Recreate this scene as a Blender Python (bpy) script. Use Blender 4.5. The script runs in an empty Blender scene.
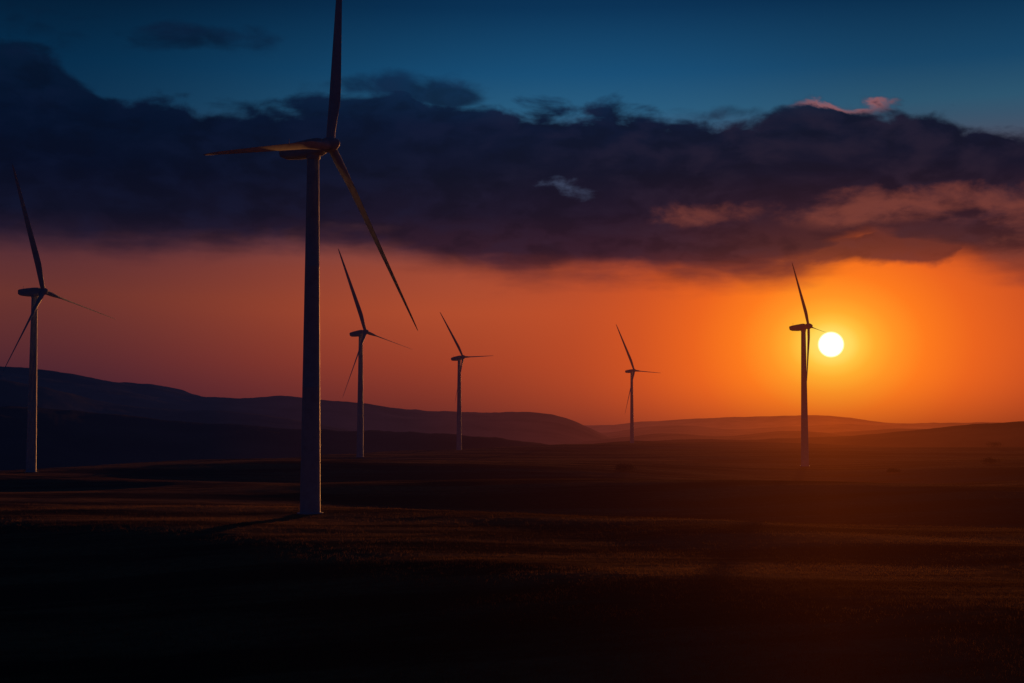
import bpy, math, numpy as np
from mathutils import Vector, Matrix
rad=math.radians
rng=np.random.default_rng(7)
scene=bpy.context.scene
scene.view_settings.view_transform='Standard'
scene.view_settings.look='None'
scene.view_settings.exposure=0
CZ=17.0; LENS=50; F=1024*LENS/36; PITCH=math.atan(83.5/F)

def lin(c):
    r=[]
    for v in c:
        v/=255.0
        r.append(v/12.92 if v<=.04045 else ((v+.055)/1.055)**2.4)
    return (r[0],r[1],r[2],1.0)
def AE(px,py):
    """direction (azimuth, elevation in degrees) seen in the photograph"""
    x=(px-512)/F; u=(341.5-py)/F
    f=math.cos(PITCH)-u*math.sin(PITCH); z=math.sin(PITCH)+u*math.cos(PITCH)
    return math.degrees(math.atan2(x,f)), math.degrees(math.atan2(z,math.hypot(x,f)))
SUN_AZ,SUN_EL=AE(831,344.5)

# ---------------- node expression helper
class G:
    def __init__(s,nt): s.nt=nt; s.n=nt.nodes; s.l=nt.links
    def node(s,t,**k):
        n=s.n.new(t)
        for a,b in k.items(): setattr(n,a,b)
        return n
    def put(s,inp,v):
        if isinstance(v,E): s.l.new(v.s,inp)
        elif hasattr(v,'is_output'): s.l.new(v,inp)
        else: inp.default_value=v
    def m(s,op,*a,clamp=False):
        n=s.node('ShaderNodeMath',operation=op,use_clamp=clamp)
        for i,v in enumerate(a): s.put(n.inputs[i],v)
        return E(s,n.outputs[0])
    def ss(s,x,a,b):
        n=s.node('ShaderNodeMapRange',interpolation_type='SMOOTHSTEP')
        s.put(n.inputs[0],x); s.put(n.inputs[1],a); s.put(n.inputs[2],b)
        n.inputs[3].default_value=0; n.inputs[4].default_value=1
        return E(s,n.outputs[0])
    def mr(s,x,a,b):
        n=s.node('ShaderNodeMapRange'); s.put(n.inputs[0],x); n.inputs[1].default_value=a; n.inputs[2].default_value=b
        return E(s,n.outputs[0])
    def ramp(s,x,lo,hi,stops,srgb=True):
        t=s.mr(x,lo,hi)
        n=s.node('ShaderNodeValToRGB'); cr=n.color_ramp; cr.interpolation='LINEAR'
        while len(cr.elements)>1: cr.elements.remove(cr.elements[-1])
        for i,(p,c) in enumerate(stops):
            q=(p-lo)/(hi-lo)
            if i==0: e=cr.elements[0]; e.position=q
            else: e=cr.elements.new(q)
            e.color=lin(c)
        s.put(n.inputs[0],t); return n.outputs[0]
    def mix(s,f,a,b,mode='MIX'):
        n=s.node('ShaderNodeMix',data_type='RGBA',blend_type=mode)
        s.put(n.inputs[0],f); s.put(n.inputs[6],a); s.put(n.inputs[7],b)
        return n.outputs[2]
    def curve(s,x,lo,hi,pts,ylo,yhi):
        t=s.mr(x,lo,hi)
        n=s.node('ShaderNodeFloatCurve'); c=n.mapping.curves[0]
        pts=[((p-lo)/(hi-lo),(v-ylo)/(yhi-ylo)) for p,v in pts]
        c.points[0].location=pts[0]; c.points[1].location=pts[-1]
        for p in pts[1:-1]: c.points.new(*p)
        n.mapping.update(); s.put(n.inputs[1],t)
        return E(s,n.outputs[0])*(yhi-ylo)+ylo
    def xyz(s,x,y,z=0.0):
        n=s.node('ShaderNodeCombineXYZ')
        for i,v in enumerate((x,y,z)): s.put(n.inputs[i],v)
        return n.outputs[0]
    def noise(s,vec,scale,detail=5,rough=.55,dist=0.0):
        n=s.node('ShaderNodeTexNoise'); s.put(n.inputs['Vector'],vec)
        n.inputs['Scale'].default_value=scale; n.inputs['Detail'].default_value=detail
        n.inputs['Roughness'].default_value=rough; n.inputs['Distortion'].default_value=dist
        return E(s,n.outputs[0])
class E:
    def __init__(s,g,so): s.g=g; s.s=so
    def __add__(a,b): return a.g.m('ADD',a,b)
    __radd__=__add__
    def __sub__(a,b): return a.g.m('SUBTRACT',a,b)
    def __rsub__(a,b): return a.g.m('SUBTRACT',b,a)
    def __mul__(a,b): return a.g.m('MULTIPLY',a,b)
    __rmul__=__mul__
    def __truediv__(a,b): return a.g.m('DIVIDE',a,b)

# ---------------- world
w=bpy.data.worlds.new("World"); scene.world=w; w.use_nodes=True
nt=w.node_tree; nt.nodes.clear(); g=G(nt)
tc=g.node('ShaderNodeTexCoord'); sep=g.node('ShaderNodeSeparateXYZ'); nt.links.new(tc.outputs['Generated'],sep.inputs[0])
X,Y,Z=[E(g,sep.outputs[i]) for i in range(3)]
D=180/math.pi
el=g.m('ARCSINE',Z)*D
az=g.m('ARCTAN2',X,Y)*D
left=g.ramp(el,-2,40,[(-2,(36,22,38)),(0,(48,28,44)),(1.5,(68,34,48)),(3,(88,42,47)),(5,(106,51,46)),(6.5,(90,47,52)),(8.5,(52,44,66)),(11.5,(14,50,80)),(14,(4,42,72)),(16.6,(2,26,50)),(24,(3,20,42)),(40,(2,12,28))])
mid=g.ramp(el,-2,40,[(-2,(80,34,34)),(0,(106,43,37)),(1,(134,53,38)),(2.5,(164,65,39)),(4.5,(184,79,45)),(6.2,(168,76,52)),(8,(126,76,75)),(10,(80,90,112)),(12.5,(40,92,126)),(14,(22,78,118)),(16.6,(7,50,86)),(24,(4,25,52)),(40,(2,12,28))])
right=g.ramp(el,-2,40,[(-2,(75,30,20)),(0,(98,40,25)),(1,(136,53,30)),(3,(190,75,34)),(5,(180,75,40)),(7,(130,68,55)),(10,(76,78,94)),(12.5,(42,84,110)),(14,(20,68,102)),(16.6,(4,44,76)),(24,(4,24,48)),(40,(2,12,28))])
back=g.ramp(el,-2,40,[(-2,(9,11,20)),(3,(12,20,40)),(10,(9,22,50)),(40,(2,12,30))])
sky=g.mix(g.ss(az,-20,3),left,mid)
sky=g.mix(g.ss(az,4,17),sky,right)
sv=(math.sin(rad(SUN_AZ))*math.cos(rad(SUN_EL)),math.cos(rad(SUN_AZ))*math.cos(rad(SUN_EL)),math.sin(rad(SUN_EL)))
dot=X*sv[0]+Y*sv[1]+Z*sv[2]
th=g.m('ARCCOSINE',g.m('MINIMUM',dot,0.9999999))*D
sky=g.mix(g.ss(th,33,60),sky,back)
dx=(az-SUN_AZ)*0.78; dy=el-SUN_EL
the=g.m('SQRT',dx*dx+dy*dy)
glowc=g.ramp(the,0,12,[(0,(255,232,120)),(.62,(255,216,92)),(.9,(255,196,66)),(1.3,(255,172,48)),(1.9,(255,148,38)),(2.8,(254,122,30)),(4.2,(238,101,30)),(6,(216,86,33)),(8,(196,77,37)),(12,(172,70,42))])
gw=g.m('POWER',1-g.ss(the,2.0,13.5),.85)*g.ss(el,-2.4,2.2)*(1-g.ss(el,6.5,12))
sky=g.mix(gw,sky,glowc)
# --- clouds
def gb(px,py,sx,sy,sl=0.0):
    a,e=AE(px,py); k=24.8
    u=(az-a)/(sx/k); v=(el-e+(az-a)*sl)/(sy/k)
    return g.m('EXPONENT',(u*u+v*v)*-1.0)
vec=g.xyz(az*0.5,el)
wn=g.node('ShaderNodeTexNoise'); nt.links.new(vec,wn.inputs['Vector']); wn.inputs['Scale'].default_value=.35; wn.inputs['Detail'].default_value=2
va=g.node('ShaderNodeVectorMath',operation='MULTIPLY_ADD'); nt.links.new(wn.outputs['Color'],va.inputs[0]); va.inputs[1].default_value=(1.6,1.0,0); nt.links.new(vec,va.inputs[2])
vecw=va.outputs[0]
n1=g.noise(vecw,.85,6,.52); n2=g.noise(g.xyz(az*.18,el*1.0,5.0),.9,4,.5); n3=g.noise(vecw,.38,3,.5)
def crv(pts):
    return g.curve(az,-26,26,[AE(*p) for p in pts],0,20)
top=crv([(-100,40),(30,46),(75,80),(130,98),(220,104),(290,104),(330,96),(420,92),(490,106),(560,110),(620,106),(680,122),(740,126),(790,110),(850,102),(900,112),(950,124),(1024,134),(1120,140)])
bot=crv([(-100,238),(0,238),(100,240),(200,245),(300,243),(400,252),(460,266),(540,276),(620,274),(680,282),(760,280),(820,262),(880,246),(940,256),(1024,276),(1120,285)])
front=1-g.ss(g.m('ABSOLUTE',az),24,70)
dt=g.ss(top-el+(n1-.5)*3.0+(n3-.5)*1.8,-.30,.42)
db=g.ss(el-bot+(n2-.5)*1.8+(n1-.5)*1.2,-.80,.95)
dens=dt*db
loose=gb(205,38,60,15)*.8+gb(40,20,75,20)*.5+gb(380,86,90,16)*.65+gb(450,98,40,13)*.9+gb(725,112,60,12)*.5+gb(918,243,58,20)*1.3+gb(770,250,95,22)*1.0
loose=g.ss(loose+(n1-.5)*1.4,.25,.75)
loose=loose*g.ss(gb(205,38,110,32)+gb(40,20,150,40)+gb(400,90,150,36)+gb(725,112,110,30)+gb(918,243,95,40)+gb(770,250,160,44),.05,.4)
dens=g.m('MAXIMUM',dens,loose*.9)
nh=(g.noise(vecw,2.6,4,.6)-.5)*1.8
holes=g.ss(gb(571,192,34,11,.3)*1.0+(n1-.5)*2.6+nh,.45,1.6)*g.ss(gb(571,192,46,16,.3),.1,.6)
wreg=gb(705,214,60,15)*.72+gb(935,200,110,20)*.9+gb(850,218,50,18)*.8+gb(1010,240,60,30)*.65
warmh=g.ss(wreg+(n1-.5)*2.4+nh*.3,.3,1.25)*(1-loose*.9)*g.ss(wreg,.08,.4)
cl=g.ramp(el,0,20,[(5.5,(62,32,44)),(7,(35,24,42)),(8.3,(13,16,37)),(10,(5,12,34)),(12,(4,16,40)),(15,(4,26,50)),(20,(5,20,40))])
cm=g.ramp(el,0,20,[(5.5,(98,44,44)),(7,(47,26,42)),(8.5,(22,18,39)),(10,(12,15,37)),(12,(8,19,46)),(14,(12,42,75)),(20,(8,30,55))])
crr=g.ramp(el,0,20,[(5.5,(134,55,40)),(7,(76,38,40)),(8.5,(37,24,40)),(10,(16,17,38)),(12,(10,19,43)),(14,(14,40,68)),(20,(8,30,55))])
cc=g.mix(g.ss(az,-16,-1),cl,cm); cc=g.mix(g.ss(az,3,13),cc,crr)
bil=g.noise(vecw,1.1,4,.5)
cc=g.mix(g.ss(bil+n3*.6,.72,1.05)*.20,cc,g.mix(g.ss(az,-8,12),lin((20,30,62)),lin((60,44,60))))
cc=g.mix((1-g.ss(bil+n1,.8,1.05))*.35,cc,lin((5,9,26)))
cc=g.mix(warmh*.5,cc,lin((150,76,60)))
cc=g.mix(holes*.65,cc,lin((74,88,118)))
rim=g.ss(dt,.02,.4)*(1-g.ss(dt,.5,.98))*g.ss(gb(848,100,48,14),.15,.7)
cc=g.mix(rim*.8,cc,lin((190,100,86)))
sky=g.mix(dens*front*.98,sky,cc)
# sun disc
disc=1-g.ss(th,.41,.53)
sky=g.mix(disc,sky,(2.6,2.2,1.35,1))
st=g.node('ShaderNodeTexSky',sky_type='NISHITA'); st.sun_disc=False; st.sun_elevation=rad(SUN_EL); st.sun_rotation=rad(SUN_AZ)
st.air_density=1.5; st.dust_density=2
bg1=g.node('ShaderNodeBackground'); nt.links.new(sky,bg1.inputs[0]); bg1.inputs[1].default_value=1
bg2=g.node('ShaderNodeBackground'); nt.links.new(st.outputs[0],bg2.inputs[0]); bg2.inputs[1].default_value=.0002
ad=g.node('ShaderNodeAddShader'); nt.links.new(bg1.outputs[0],ad.inputs[0]); nt.links.new(bg2.outputs[0],ad.inputs[1])
wo=g.node('ShaderNodeOutputWorld'); nt.links.new(ad.outputs[0],wo.inputs[0])

# ---------------- sun
sl=bpy.data.lights.new('sun','SUN'); sl.energy=2.6; sl.angle=rad(.53); sl.color=(1,.36,.09)
so=bpy.data.objects.new('sun',sl); scene.collection.objects.link(so)
so.rotation_euler=Vector(sv).to_track_quat('Z','Y').to_euler()

# ---------------- materials
def haze_mat(name,bsdf_fn,L=6000.,amp=1.0,vary=0.0,boost=.9):  # surface material with aerial haze painted in as position-based emission
    m=bpy.data.materials.new(name); m.use_nodes=True; nt=m.node_tree; nt.nodes.clear(); g=G(nt)
    sh=bsdf_fn(g)
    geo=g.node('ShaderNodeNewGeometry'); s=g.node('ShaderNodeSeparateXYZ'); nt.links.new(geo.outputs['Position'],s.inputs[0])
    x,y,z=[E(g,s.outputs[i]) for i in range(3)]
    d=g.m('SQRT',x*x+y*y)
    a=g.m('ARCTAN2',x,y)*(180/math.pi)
    # painted haze: surface emission by distance, stronger towards the sun
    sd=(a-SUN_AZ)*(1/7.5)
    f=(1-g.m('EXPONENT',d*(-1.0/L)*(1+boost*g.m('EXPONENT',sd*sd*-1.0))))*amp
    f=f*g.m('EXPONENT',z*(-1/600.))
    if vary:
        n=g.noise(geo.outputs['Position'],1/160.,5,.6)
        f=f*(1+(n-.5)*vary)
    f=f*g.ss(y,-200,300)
    col=g.ramp(a,-26,30,[(-26,(18,24,46)),(-20,(21,26,52)),(-12,(32,29,52)),(-4,(68,37,48)),(4,(112,46,36)),(8,(138,55,30)),(12.6,(172,68,24)),(17,(146,57,25)),(24,(108,43,26)),(30,(70,32,30))])  # emitted haze colour by azimuth, warm sun glow included
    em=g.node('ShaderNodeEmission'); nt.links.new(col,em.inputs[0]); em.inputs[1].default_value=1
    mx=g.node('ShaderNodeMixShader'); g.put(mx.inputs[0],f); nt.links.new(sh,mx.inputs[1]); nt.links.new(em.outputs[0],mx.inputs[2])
    o=g.node('ShaderNodeOutputMaterial'); nt.links.new(mx.outputs[0],o.inputs[0])
    return m
def paint(g):
    b=g.node('ShaderNodeBsdfPrincipled'); tc=g.node('ShaderNodeTexCoord')
    n=g.noise(tc.outputs['Object'],.6,6,.65)
    b_c=g.mix(g.ss(n,.4,.75),(.56,.61,.67,1),(.44,.48,.53,1)); g.l.new(b_c,b.inputs['Base Color'])
    g.put(b.inputs['Roughness'],n*.3+.5); b.inputs['Specular IOR Level'].default_value=.2
    return b.outputs[0]
def soil(g):
    b=g.node('ShaderNodeBsdfPrincipled'); geo=g.node('ShaderNodeNewGeometry'); P=geo.outputs['Position']
    mp=g.node('ShaderNodeMapping'); mp.inputs['Scale'].default_value=(.22,1,1); mp.inputs['Rotation'].default_value=(0,0,.22); g.l.new(P,mp.inputs[0])
    a=g.noise(mp.outputs[0],1/20.,6,.6); c=g.noise(P,1/1.6,6,.65); e=g.noise(mp.outputs[0],1/4.,4,.6)
    col=g.mix(g.ss(a+(e-.5)*.25,.42,.60),(.10,.055,.025,1),(.40,.215,.09,1))
    col=g.mix(g.ss(c+e*.6,.65,1.0)*.45,col,(.08,.046,.022,1))
    g.l.new(col,b.inputs['Base Color']); b.inputs['Roughness'].default_value=1; b.inputs['Specular IOR Level'].default_value=0
    bp=g.node('ShaderNodeBump'); bp.inputs['Strength'].default_value=.35; bp.inputs['Distance'].default_value=.4
    g.put(bp.inputs['Height'],c+e*1.5); g.l.new(bp.outputs[0],b.inputs['Normal'])
    return b.outputs[0]
def hillm(g):
    b=g.node('ShaderNodeBsdfPrincipled'); geo=g.node('ShaderNodeNewGeometry'); P=geo.outputs['Position']
    a=g.noise(P,1/120.,6,.65)
    g.l.new(g.mix(g.ss(a,.4,.62),(.03,.03,.02,1),(.07,.055,.028,1)),b.inputs['Base Color']); b.inputs['Roughness'].default_value=1; b.inputs['Specular IOR Level'].default_value=0
    return b.outputs[0]
def grassm(g):
    d=g.node('ShaderNodeBsdfDiffuse'); t=g.node('ShaderNodeBsdfTranslucent'); geo=g.node('ShaderNodeNewGeometry')
    mp=g.node('ShaderNodeMapping'); mp.inputs['Scale'].default_value=(.22,1,1); mp.inputs['Rotation'].default_value=(0,0,.22); g.l.new(geo.outputs['Position'],mp.inputs[0])
    n=g.noise(mp.outputs[0],1/20.,6,.6)
    c=g.mix(g.ss(n,.42,.60),(.08,.045,.021,1),(.26,.14,.058,1)); g.l.new(c,d.inputs[0]); g.l.new(c,t.inputs[0])
    m=g.node('ShaderNodeMixShader'); m.inputs[0].default_value=.25; g.l.new(d.outputs[0],m.inputs[1]); g.l.new(t.outputs[0],m.inputs[2])
    return m.outputs[0]
def leafm(g):
    d=g.node('ShaderNodeBsdfDiffuse'); geo=g.node('ShaderNodeNewGeometry')
    g.l.new(g.mix(g.ss(g.noise(geo.outputs['Position'],1.5,3),.4,.6),(.035,.04,.018,1),(.07,.07,.03,1)),d.inputs[0])
    return d.outputs[0]
M_paint=haze_mat('white_turbine_paint_haze_glow',paint)
M_ground=haze_mat('dry_grassland_haze_glow',soil,amp=1.0,boost=1.3)
M_hill=haze_mat('hill_scrub_haze_glow',hillm,vary=.5,boost=.9)
M_grass=haze_mat('grass_blades_haze_glow',grassm)
M_leaf=haze_mat('bush_leaves_haze_glow',leafm)

# ---------------- numpy noise
def vnoise(x,y,seed=0):
    xi=np.floor(x).astype(np.int64); yi=np.floor(y).astype(np.int64); fx=x-xi; fy=y-yi
    fx=fx*fx*fx*(fx*(fx*6-15)+10); fy=fy*fy*fy*(fy*(fy*6-15)+10)
    def h(a,b):
        n=(a*374761393+b*668265263+seed*1442695041)&0x7fffffff
        n=((n^(n>>13))*1274126177)&0x7fffffff
        n=n^(n>>16)
        return (n&0xffff)/65535.0
    return (h(xi,yi)*(1-fx)+h(xi+1,yi)*fx)*(1-fy)+(h(xi,yi+1)*(1-fx)+h(xi+1,yi+1)*fx)*fy-.5
def fbm(x,y,o=4,seed=0,gain=.5):
    s=0;a=1
    for i in range(o):
        s=s+a*vnoise(x*2**i+17*i,y*2**i+5*i,seed+i); a*=gain
    return s
TB=[('',(-35.6,252.2,1.5),(1.209,3.365,43.36,.12,3.46)),
    ('',(-173.0,513.5,.1),(1.271,1.948,47.06,.039,3.79)),
    ('',(-79.5,746.2,.3),(1.089,1.936,46.2,.152,3.09)),
    ('',(-36.2,974.9,-2.1),(.961,2.164,36.5,.151,3.4)),
    ('',(108.3,1286.5,.8),(.93,2.077,47.06,.12,2.87)),
    ('',(136.7,665.8,-2.1),(1.103,2.057,32.65,.12,2.6))]
CR_AZ=[AE(p,425)[0] for p in (-200,0,200,300,450,560,632,760,1024,1300)]
CR_R=[520,540,640,740,1010,1150,1400,1250,1100,1000]
def sstep(x,a,b):
    t=np.clip((x-a)/(b-a),0,1); return t*t*(3-2*t)
def h0(x,y):
    r=np.hypot(x,y); a=np.degrees(np.arctan2(x,y))
    wx=x+36*vnoise(x/150,y/150,3)*2; wy=y+40*vnoise(x/170,y/130,4)*2
    s=np.clip((r-60)/160,0,1)
    h=2.4*fbm(wx/210+3,wy/85,2,11,.5)*s
    # rolling folds of the fields
    h+=2.3*sstep(r,160,290)*np.sin((wy+.55*wx)/27+1.0)*(.35+.65*(vnoise(x/190,y/150,31)+.5))*np.clip(1.6-r/520,.25,1)
    h+=2.2*np.sin((wy-.30*wx)/43)*np.clip((r-250)/200,0,1)*(1-.45*sstep(r,450,650))
    h+=.22*fbm(x/16,y/10,3,21)
    # hollow below the viewpoint: ground climbs away from the camera to a low brow
    brow=np.clip(165-.95*x,108,250)+26*vnoise(x/70,y/240,8)
    h+=-5.0*(1-sstep(y,brow-95,brow))*(np.abs(a)<91)
    h+=.35*np.sin((wy+.7*wx)/7.5+2*vnoise(x/30,y/30,77))*(1-sstep(r,230,330))*s
    # shallow dip in front of the turbine nearest the sun
    h+=-3.5*np.exp(-(((x-118)/55)**2+((y-575)/75)**2))
    rc=np.interp(a,CR_AZ,CR_R)
    h-=np.clip(r-rc,0,1200)*.03*(np.abs(a)<90)
    return h
_hb=[h0(np.array([b[0]]),np.array([b[1]]))[0] for _,b,_ in TB]
def hgt(x,y):
    h=h0(x,y)
    for (n,b,q),hb in zip(TB,_hb):
        s=24+.05*b[1]
        h=h+(b[2]-hb)*np.exp(-(((x-b[0])**2+(y-b[1])**2)/(2*s*s)))
    return h
def grid_mesh(name,V,nr,nc,mat,wrap=False):
    i=np.arange(nr-1)[:,None]*nc; j=np.arange(nc-1 if not wrap else nc)[None,:]; j2=(j+1)%nc
    q=np.stack([i+j,i+j2,i+nc+j2,i+nc+j],-1).reshape(-1,4)
    me=bpy.data.meshes.new(name); me.vertices.add(len(V)); me.vertices.foreach_set('co',V.astype(np.float32).ravel())
    me.loops.add(q.size); me.loops.foreach_set('vertex_index',q.astype(np.int32).ravel())
    me.polygons.add(len(q)); me.polygons.foreach_set('loop_start',(np.arange(len(q))*4).astype(np.int32)); me.polygons.foreach_set('loop_total',np.full(len(q),4,np.int32))
    me.update(calc_edges=True); me.polygons.foreach_set('use_smooth',np.ones(len(q),bool)); me.materials.append(mat)
    o=bpy.data.objects.new(name,me); scene.collection.objects.link(o); return o
# ground, one sheet to the horizon
azs=np.concatenate([np.arange(-180,-30,3.),np.arange(-30,30,.08),np.arange(30,180,3.)])
rs=np.concatenate([[.3,3,8,14,22,32],np.exp(np.arange(math.log(44),math.log(1600),.010)),np.exp(np.arange(math.log(1620),math.log(40000),.08))])
A,R=np.meshgrid(np.radians(azs),rs)
gx=R*np.sin(A); gy=R*np.cos(A)
gz=hgt(gx,gy)
V=np.stack([gx,gy,gz],-1).reshape(-1,3)
grid_mesh('ground',V,len(rs),len(azs),M_ground,wrap=True)

# hills
def hill(pts,Rr,W,seed,amp,base=-45,extend=True,jag=.5):
    a=np.arange(AE(pts[0][0],425)[0],AE(pts[-1][0],425)[0],.05)
    pa=[AE(*p)[0] for p in pts]; pe=[AE(*p)[1] for p in pts]
    e=np.interp(a,pa,pe)
    k=np.ones(25)/25; ep=np.pad(e,12,mode='edge'); e=np.convolve(ep,k,'valid')
    ts=np.linspace(-1,1,61)
    T,Aa=np.meshgrid(ts,np.radians(a),indexing='ij'); Ee=np.broadcast_to(e,T.shape)
    rr=Rr*(1+.10*vnoise(np.degrees(Aa)/5,Aa*0,seed))+T*W
    crest=CZ+Rr*np.tan(np.radians(Ee))
    x=rr*np.sin(Aa); y=rr*np.cos(Aa)
    bump=np.cos(T*math.pi/2)**1.3
    z=base+(crest-base)*bump+amp*fbm(x/(W*.45),y/(W*.45),5,seed)*(.25+.75*bump)*(1-.75*np.exp(-(T/.18)**2))
    z+=amp*jag*.25*fbm(x/(Rr*.03),y/(Rr*.03)*.2,5,seed+9,.6)
    grid_mesh('hill',np.stack([x,y,z],-1).reshape(-1,3),len(ts),len(a),M_hill)
hill([(-260,352),(-50,362),(0,367),(60,371),(130,384),(200,396),(260,402),(320,404),(360,407),(420,412),(480,416),(515,414),(555,416),(580,426),(610,438),(640,446)],4600,1300,3,45)
hill([(-260,372),(0,384),(60,390),(110,402),(150,408),(230,411),(290,418),(340,428),(400,440),(460,452)],2900,800,41,34)
hill([(-260,400),(0,410),(80,414),(150,418),(230,424),(300,428),(400,433),(480,438),(560,447),(600,455)],1650,560,5,22)
hill([(480,438),(540,428),(600,427),(640,424),(700,420),(740,418),(810,416),(850,420),(905,425),(960,424),(1024,425),(1300,415)],11000,2500,8,60)
hill([(540,448),(600,434),(650,426),(690,425),(730,429),(790,426),(850,424),(900,430),(1024,434),(1300,430)],5800,1200,12,30)
hill([(520,452),(600,440),(660,434),(720,436),(780,431),(840,433),(900,429),(960,432),(1024,430),(1300,426)],3300,700,19,18)
hill([(500,458),(580,450),(640,443),(700,441),(760,440),(830,435),(900,430),(960,426),(1024,422),(1300,412)],2000,540,15,14)

# ---------------- small triangles mesh helper
def tri_mesh(name,V,mat):
    n=len(V)//3
    me=bpy.data.meshes.new(name); me.vertices.add(3*n); me.vertices.foreach_set('co',V.astype(np.float32).ravel()); me.loops.add(3*n); me.loops.foreach_set('vertex_index',np.arange(3*n,dtype=np.int32))
    me.polygons.add(n); me.polygons.foreach_set('loop_start',(np.arange(n)*3).astype(np.int32)); me.polygons.foreach_set('loop_total',np.full(n,3,np.int32)); me.update(calc_edges=True); me.materials.append(mat)
    o=bpy.data.objects.new(name,me); scene.collection.objects.link(o); return o
# ---------------- grass blades (one object)
N=60000
ga=np.radians(rng.uniform(-24,24,N)); gr=np.exp(rng.uniform(math.log(80),math.log(330),N))
cx=gr*np.sin(ga); cy=gr*np.cos(ga)
keep=(vnoise(cx/6,cy/6,44)+.3*rng.uniform(-1,1,N))>-.2; cx=cx[keep];cy=cy[keep]
B=4; bx=np.repeat(cx,B)+rng.normal(0,.25,len(cx)*B); by=np.repeat(cy,B)+rng.normal(0,.25,len(cx)*B)
bz=hgt(bx,by); n=len(bx); th_=rng.uniform(0,math.pi,n); wd=rng.uniform(.015,.04,n); hh=rng.uniform(.12,.38,n); ln=rng.normal(0,.3,(n,2))
P0=np.stack([bx-wd*np.cos(th_),by-wd*np.sin(th_),bz-.05],-1); P1=np.stack([bx+wd*np.cos(th_),by+wd*np.sin(th_),bz-.05],-1)
P2=np.stack([bx+ln[:,0]*hh,by+ln[:,1]*hh,bz+hh],-1)
tri_mesh('grass',np.stack([P0,P1,P2],1).reshape(-1,3),M_grass)
# ---------------- bushes: clumps of leaf faces on the far fields
def bush(x,y,wd,ht,seed):
    r=np.random.default_rng(seed); nl=1500; cl_=[(r.uniform(-.7,.7)*wd/2,r.uniform(-.5,.5)*wd/2,r.uniform(.2,.62)*ht,r.uniform(.18,.34)*wd) for _ in range(9)]
    z0=float(hgt(np.array([x]),np.array([y]))[0]); P=[]
    for i in range(nl):
        c=cl_[r.integers(9)]; d=r.normal(size=3); d/=np.linalg.norm(d); q=c[3]*r.uniform(.5,1.05)
        p=np.array([x+c[0]+d[0]*q,y+c[1]+d[1]*q,z0+max(.05,c[2]+d[2]*q*ht/wd*1.3)]); t=r.normal(size=(3,3))*.14
        P+= [p+t[0],p+t[1],p+t[2]]
    for k in range(5): # stems
        c=cl_[k]; P+=[np.array([x-.08,y,z0-.2]),np.array([x+.08,y,z0-.2]),np.array([x+c[0],y+c[1],z0+c[2]])]
    tri_mesh('bush',np.array(P),M_leaf)
bush(41,520,8.5,3.4,1); bush(215,640,9,3.0,2); bush(150,560,5,2.0,3); bush(330,980,13,4.5,4)

# ---------------- wind turbines
def mesh_obj(name,V,Fc,parent,smooth=True,mat=M_paint):
    me=bpy.data.meshes.new(name); me.from_pydata([tuple(v) for v in V],[],Fc); me.update()
    for p in me.polygons: p.use_smooth=smooth and len(p.vertices)<=4
    me.materials.append(mat); o=bpy.data.objects.new(name,me); scene.collection.objects.link(o); o.parent=parent; return o
def loft(rings,cap=True):
    V=[];Fc=[];n=len(rings[0])
    for r in rings: V+=list(r)
    for i in range(len(rings)-1):
        for j in range(n): Fc.append((i*n+j,i*n+(j+1)%n,(i+1)*n+(j+1)%n,(i+1)*n+j))
    if cap: Fc.append(tuple(range(n))[::-1]); Fc.append(tuple((len(rings)-1)*n+j for j in range(n)))
    return V,Fc
H=65.
def airfoil(ch,tk,rnd,n=20):
    pts=[]
    for k in range(n):
        a=2*math.pi*k/n
        xx=(math.cos(a)+1)/2
        yt=5*tk*(.2969*math.sqrt(xx)-.126*xx-.3516*xx**2+.2843*xx**3-.1036*xx**4)*ch
        ax_=(xx-.3)*ch; ay=yt*(1 if math.sin(a)>=0 else -1)
        pts.append((rnd*math.cos(a)*.5*ch+(1-rnd)*ax_, rnd*math.sin(a)*.5*ch+(1-rnd)*ay))
    return pts
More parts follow.
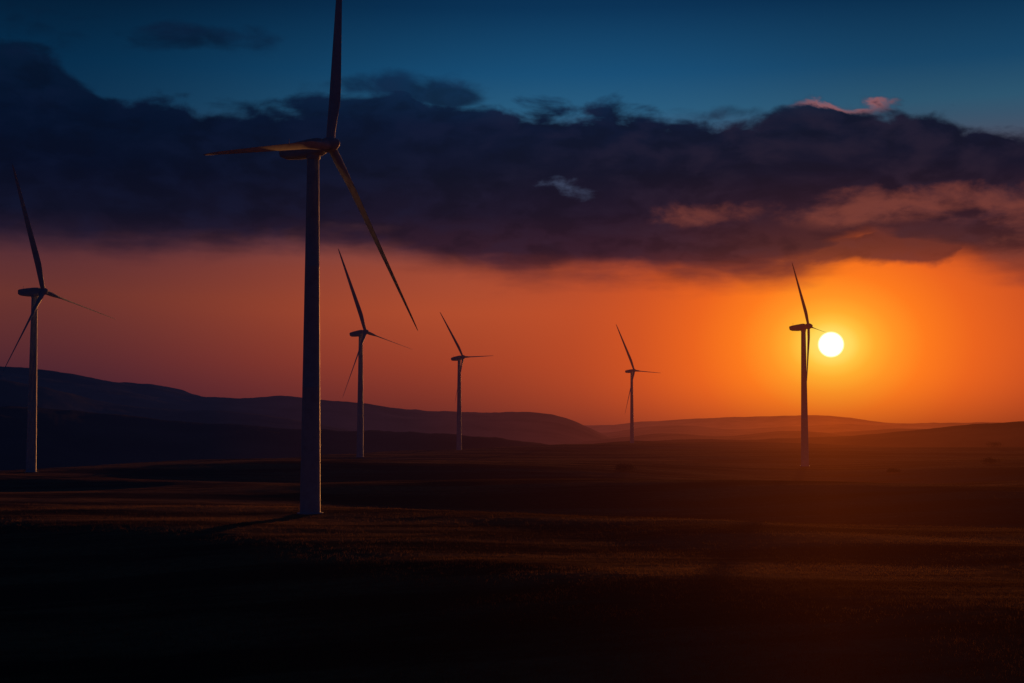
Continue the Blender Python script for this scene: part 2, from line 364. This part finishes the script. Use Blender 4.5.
def turbine(B,q,k=1.0):
    yaw,phi,Rr,tau,ov=q
    root=bpy.data.objects.new('wind_turbine',None); scene.collection.objects.link(root); root.location=B
    ax=Vector((math.sin(yaw)*math.cos(tau),-math.cos(yaw)*math.cos(tau),math.sin(tau)))
    e1=Vector((math.cos(yaw),math.sin(yaw),0)); e2=e1.cross(-ax)
    if e2.z<0: e2=-e2
    topc=Vector((0,0,H)); hub=topc+ax*ov
    # tower with flanges
    zs=[-5,0,.02]+[H*t for t in (.12,.24,.3395)]+[H*.34,H*.3405,H*.3410]+[H*t for t in (.5,.6695)]+[H*.67,H*.6705,H*.671]+[H*.85,H-1.75]
    rings=[]
    for i,z in enumerate(zs):
        r=1.82+(1.03-1.82)*max(0,z)/H
        if i in(7,12): r+=.035
        rings.append([(r*math.cos(2*math.pi*j/40),r*math.sin(2*math.pi*j/40),z) for j in range(40)])
    mesh_obj('tower',*loft(rings),root)
    rings=[[(r*math.cos(2*math.pi*j/40),r*math.sin(2*math.pi*j/40),z) for j in range(40)] for r,z in ((2.3,-3),(2.3,.06),(2.2,.12),(1.84,.12))]
    mesh_obj('foundation',*loft(rings),root)
    d=[(-.45,-1.86,.9),(.45,-1.86,.9),(.45,-1.84,3.0),(-.45,-1.84,3.0),(-.45,-1.6,.9),(.45,-1.6,.9),(.45,-1.6,3.0),(-.45,-1.6,3.0)]
    mesh_obj('door',d,[(0,1,2,3),(4,7,6,5),(0,4,5,1),(1,5,6,2),(2,6,7,3),(3,7,4,0)],root,False)
    rings=[[(r*math.cos(2*math.pi*j/32),r*math.sin(2*math.pi*j/32),z) for j in range(32)] for r,z in ((1.02,H-2.2),(1.25,H-1.9),(1.25,H-1.2),(1.0,H-.9))]
    mesh_obj('yaw_collar',*loft(rings),root)
    def sect(c,wd,ht,dz=0,n=28,p=4.0):
        out=[]
        for j in range(n):
            a=2*math.pi*j/n; c_,s_=math.cos(a),math.sin(a)
            out.append(tuple(c+e1*(wd*math.copysign(abs(c_)**(2/p),c_))+e2*(ht*math.copysign(abs(s_)**(2/p),s_)+dz)))
        return out
    secs=[(-6.6,.55,.5,.5),(-6.4,1.0,.9,.35),(-5.6,1.25,1.2,.2),(-3,1.45,1.5,.05),(0,1.5,1.6,0),(ov-2.1,1.45,1.5,0),(ov-1.5,1.25,1.3,0),(ov-1.3,1.0,1.0,0)]
    mesh_obj('nacelle',*loft([sect(topc+ax*t,a,b,dz) for t,a,b,dz in secs]),root)
    c=topc-ax*4.8+e2*1.3
    mesh_obj('anemometer_mast',[c+(Vector((math.cos(a)*.05,math.sin(a)*.05,z))) for z in (0,1.3) for a in [2*math.pi*j/8 for j in range(8)]],[(j,(j+1)%8,8+(j+1)%8,8+j) for j in range(8)],root)
    rings=[]
    for t,r in ((-1.25,1.1),(-1.0,1.3),(-.2,1.4),(.5,1.3),(1.1,1.0),(1.55,.65),(1.8,.3),(1.87,.05)):
        rings.append([tuple(hub+ax*t+e1*(r*math.cos(2*math.pi*j/32))+e2*(r*math.sin(2*math.pi*j/32))) for j in range(32)])
    mesh_obj('hub',*loft(rings),root)
    for b in range(3):
        a=phi-b*2*math.pi/3
        er=e1*math.cos(a)+e2*math.sin(a); et=-e1*math.sin(a)+e2*math.cos(a)
        rings=[]
        for t in (.015,.03,.05,.075,.105,.14,.18,.22,.28,.36,.45,.55,.65,.75,.84,.91,.96,.985,1.0):
            ch=np.interp(t,[0,.05,.1,.2,.28,.5,.75,.92,.98,1],[1.6,1.6,1.75,2.1,2.05,1.6,1.1,.72,.45,.12])*Rr/45
            tk=np.interp(t,[0,.1,.2,.4,1],[.9,.6,.32,.20,.14]); rnd=float(np.interp(t,[.05,.2],[1,0]))
            pit=-rad(np.interp(t,[0,.2,.5,1],[66,62,58,55]))
            cd=et*math.cos(pit)+ax*math.sin(pit); td=-et*math.sin(pit)+ax*math.cos(pit)
            c=hub+er*(t*Rr)
            rings.append([tuple(c-cd*u+td*v) for u,v in airfoil(ch,tk,rnd)])
        mesh_obj('blade_%d'%(b+1),*loft(rings),root)
    return root
for n_,b,q in TB: turbine(b,q)

# ---------------- camera
cam=bpy.data.cameras.new('camera'); co=bpy.data.objects.new('camera',cam); scene.collection.objects.link(co)
co.location=(0,0,CZ); co.rotation_euler=(math.pi/2+PITCH,0,0); cam.lens=LENS; cam.sensor_width=36
cam.clip_start=.5; cam.clip_end=100000
scene.camera=co
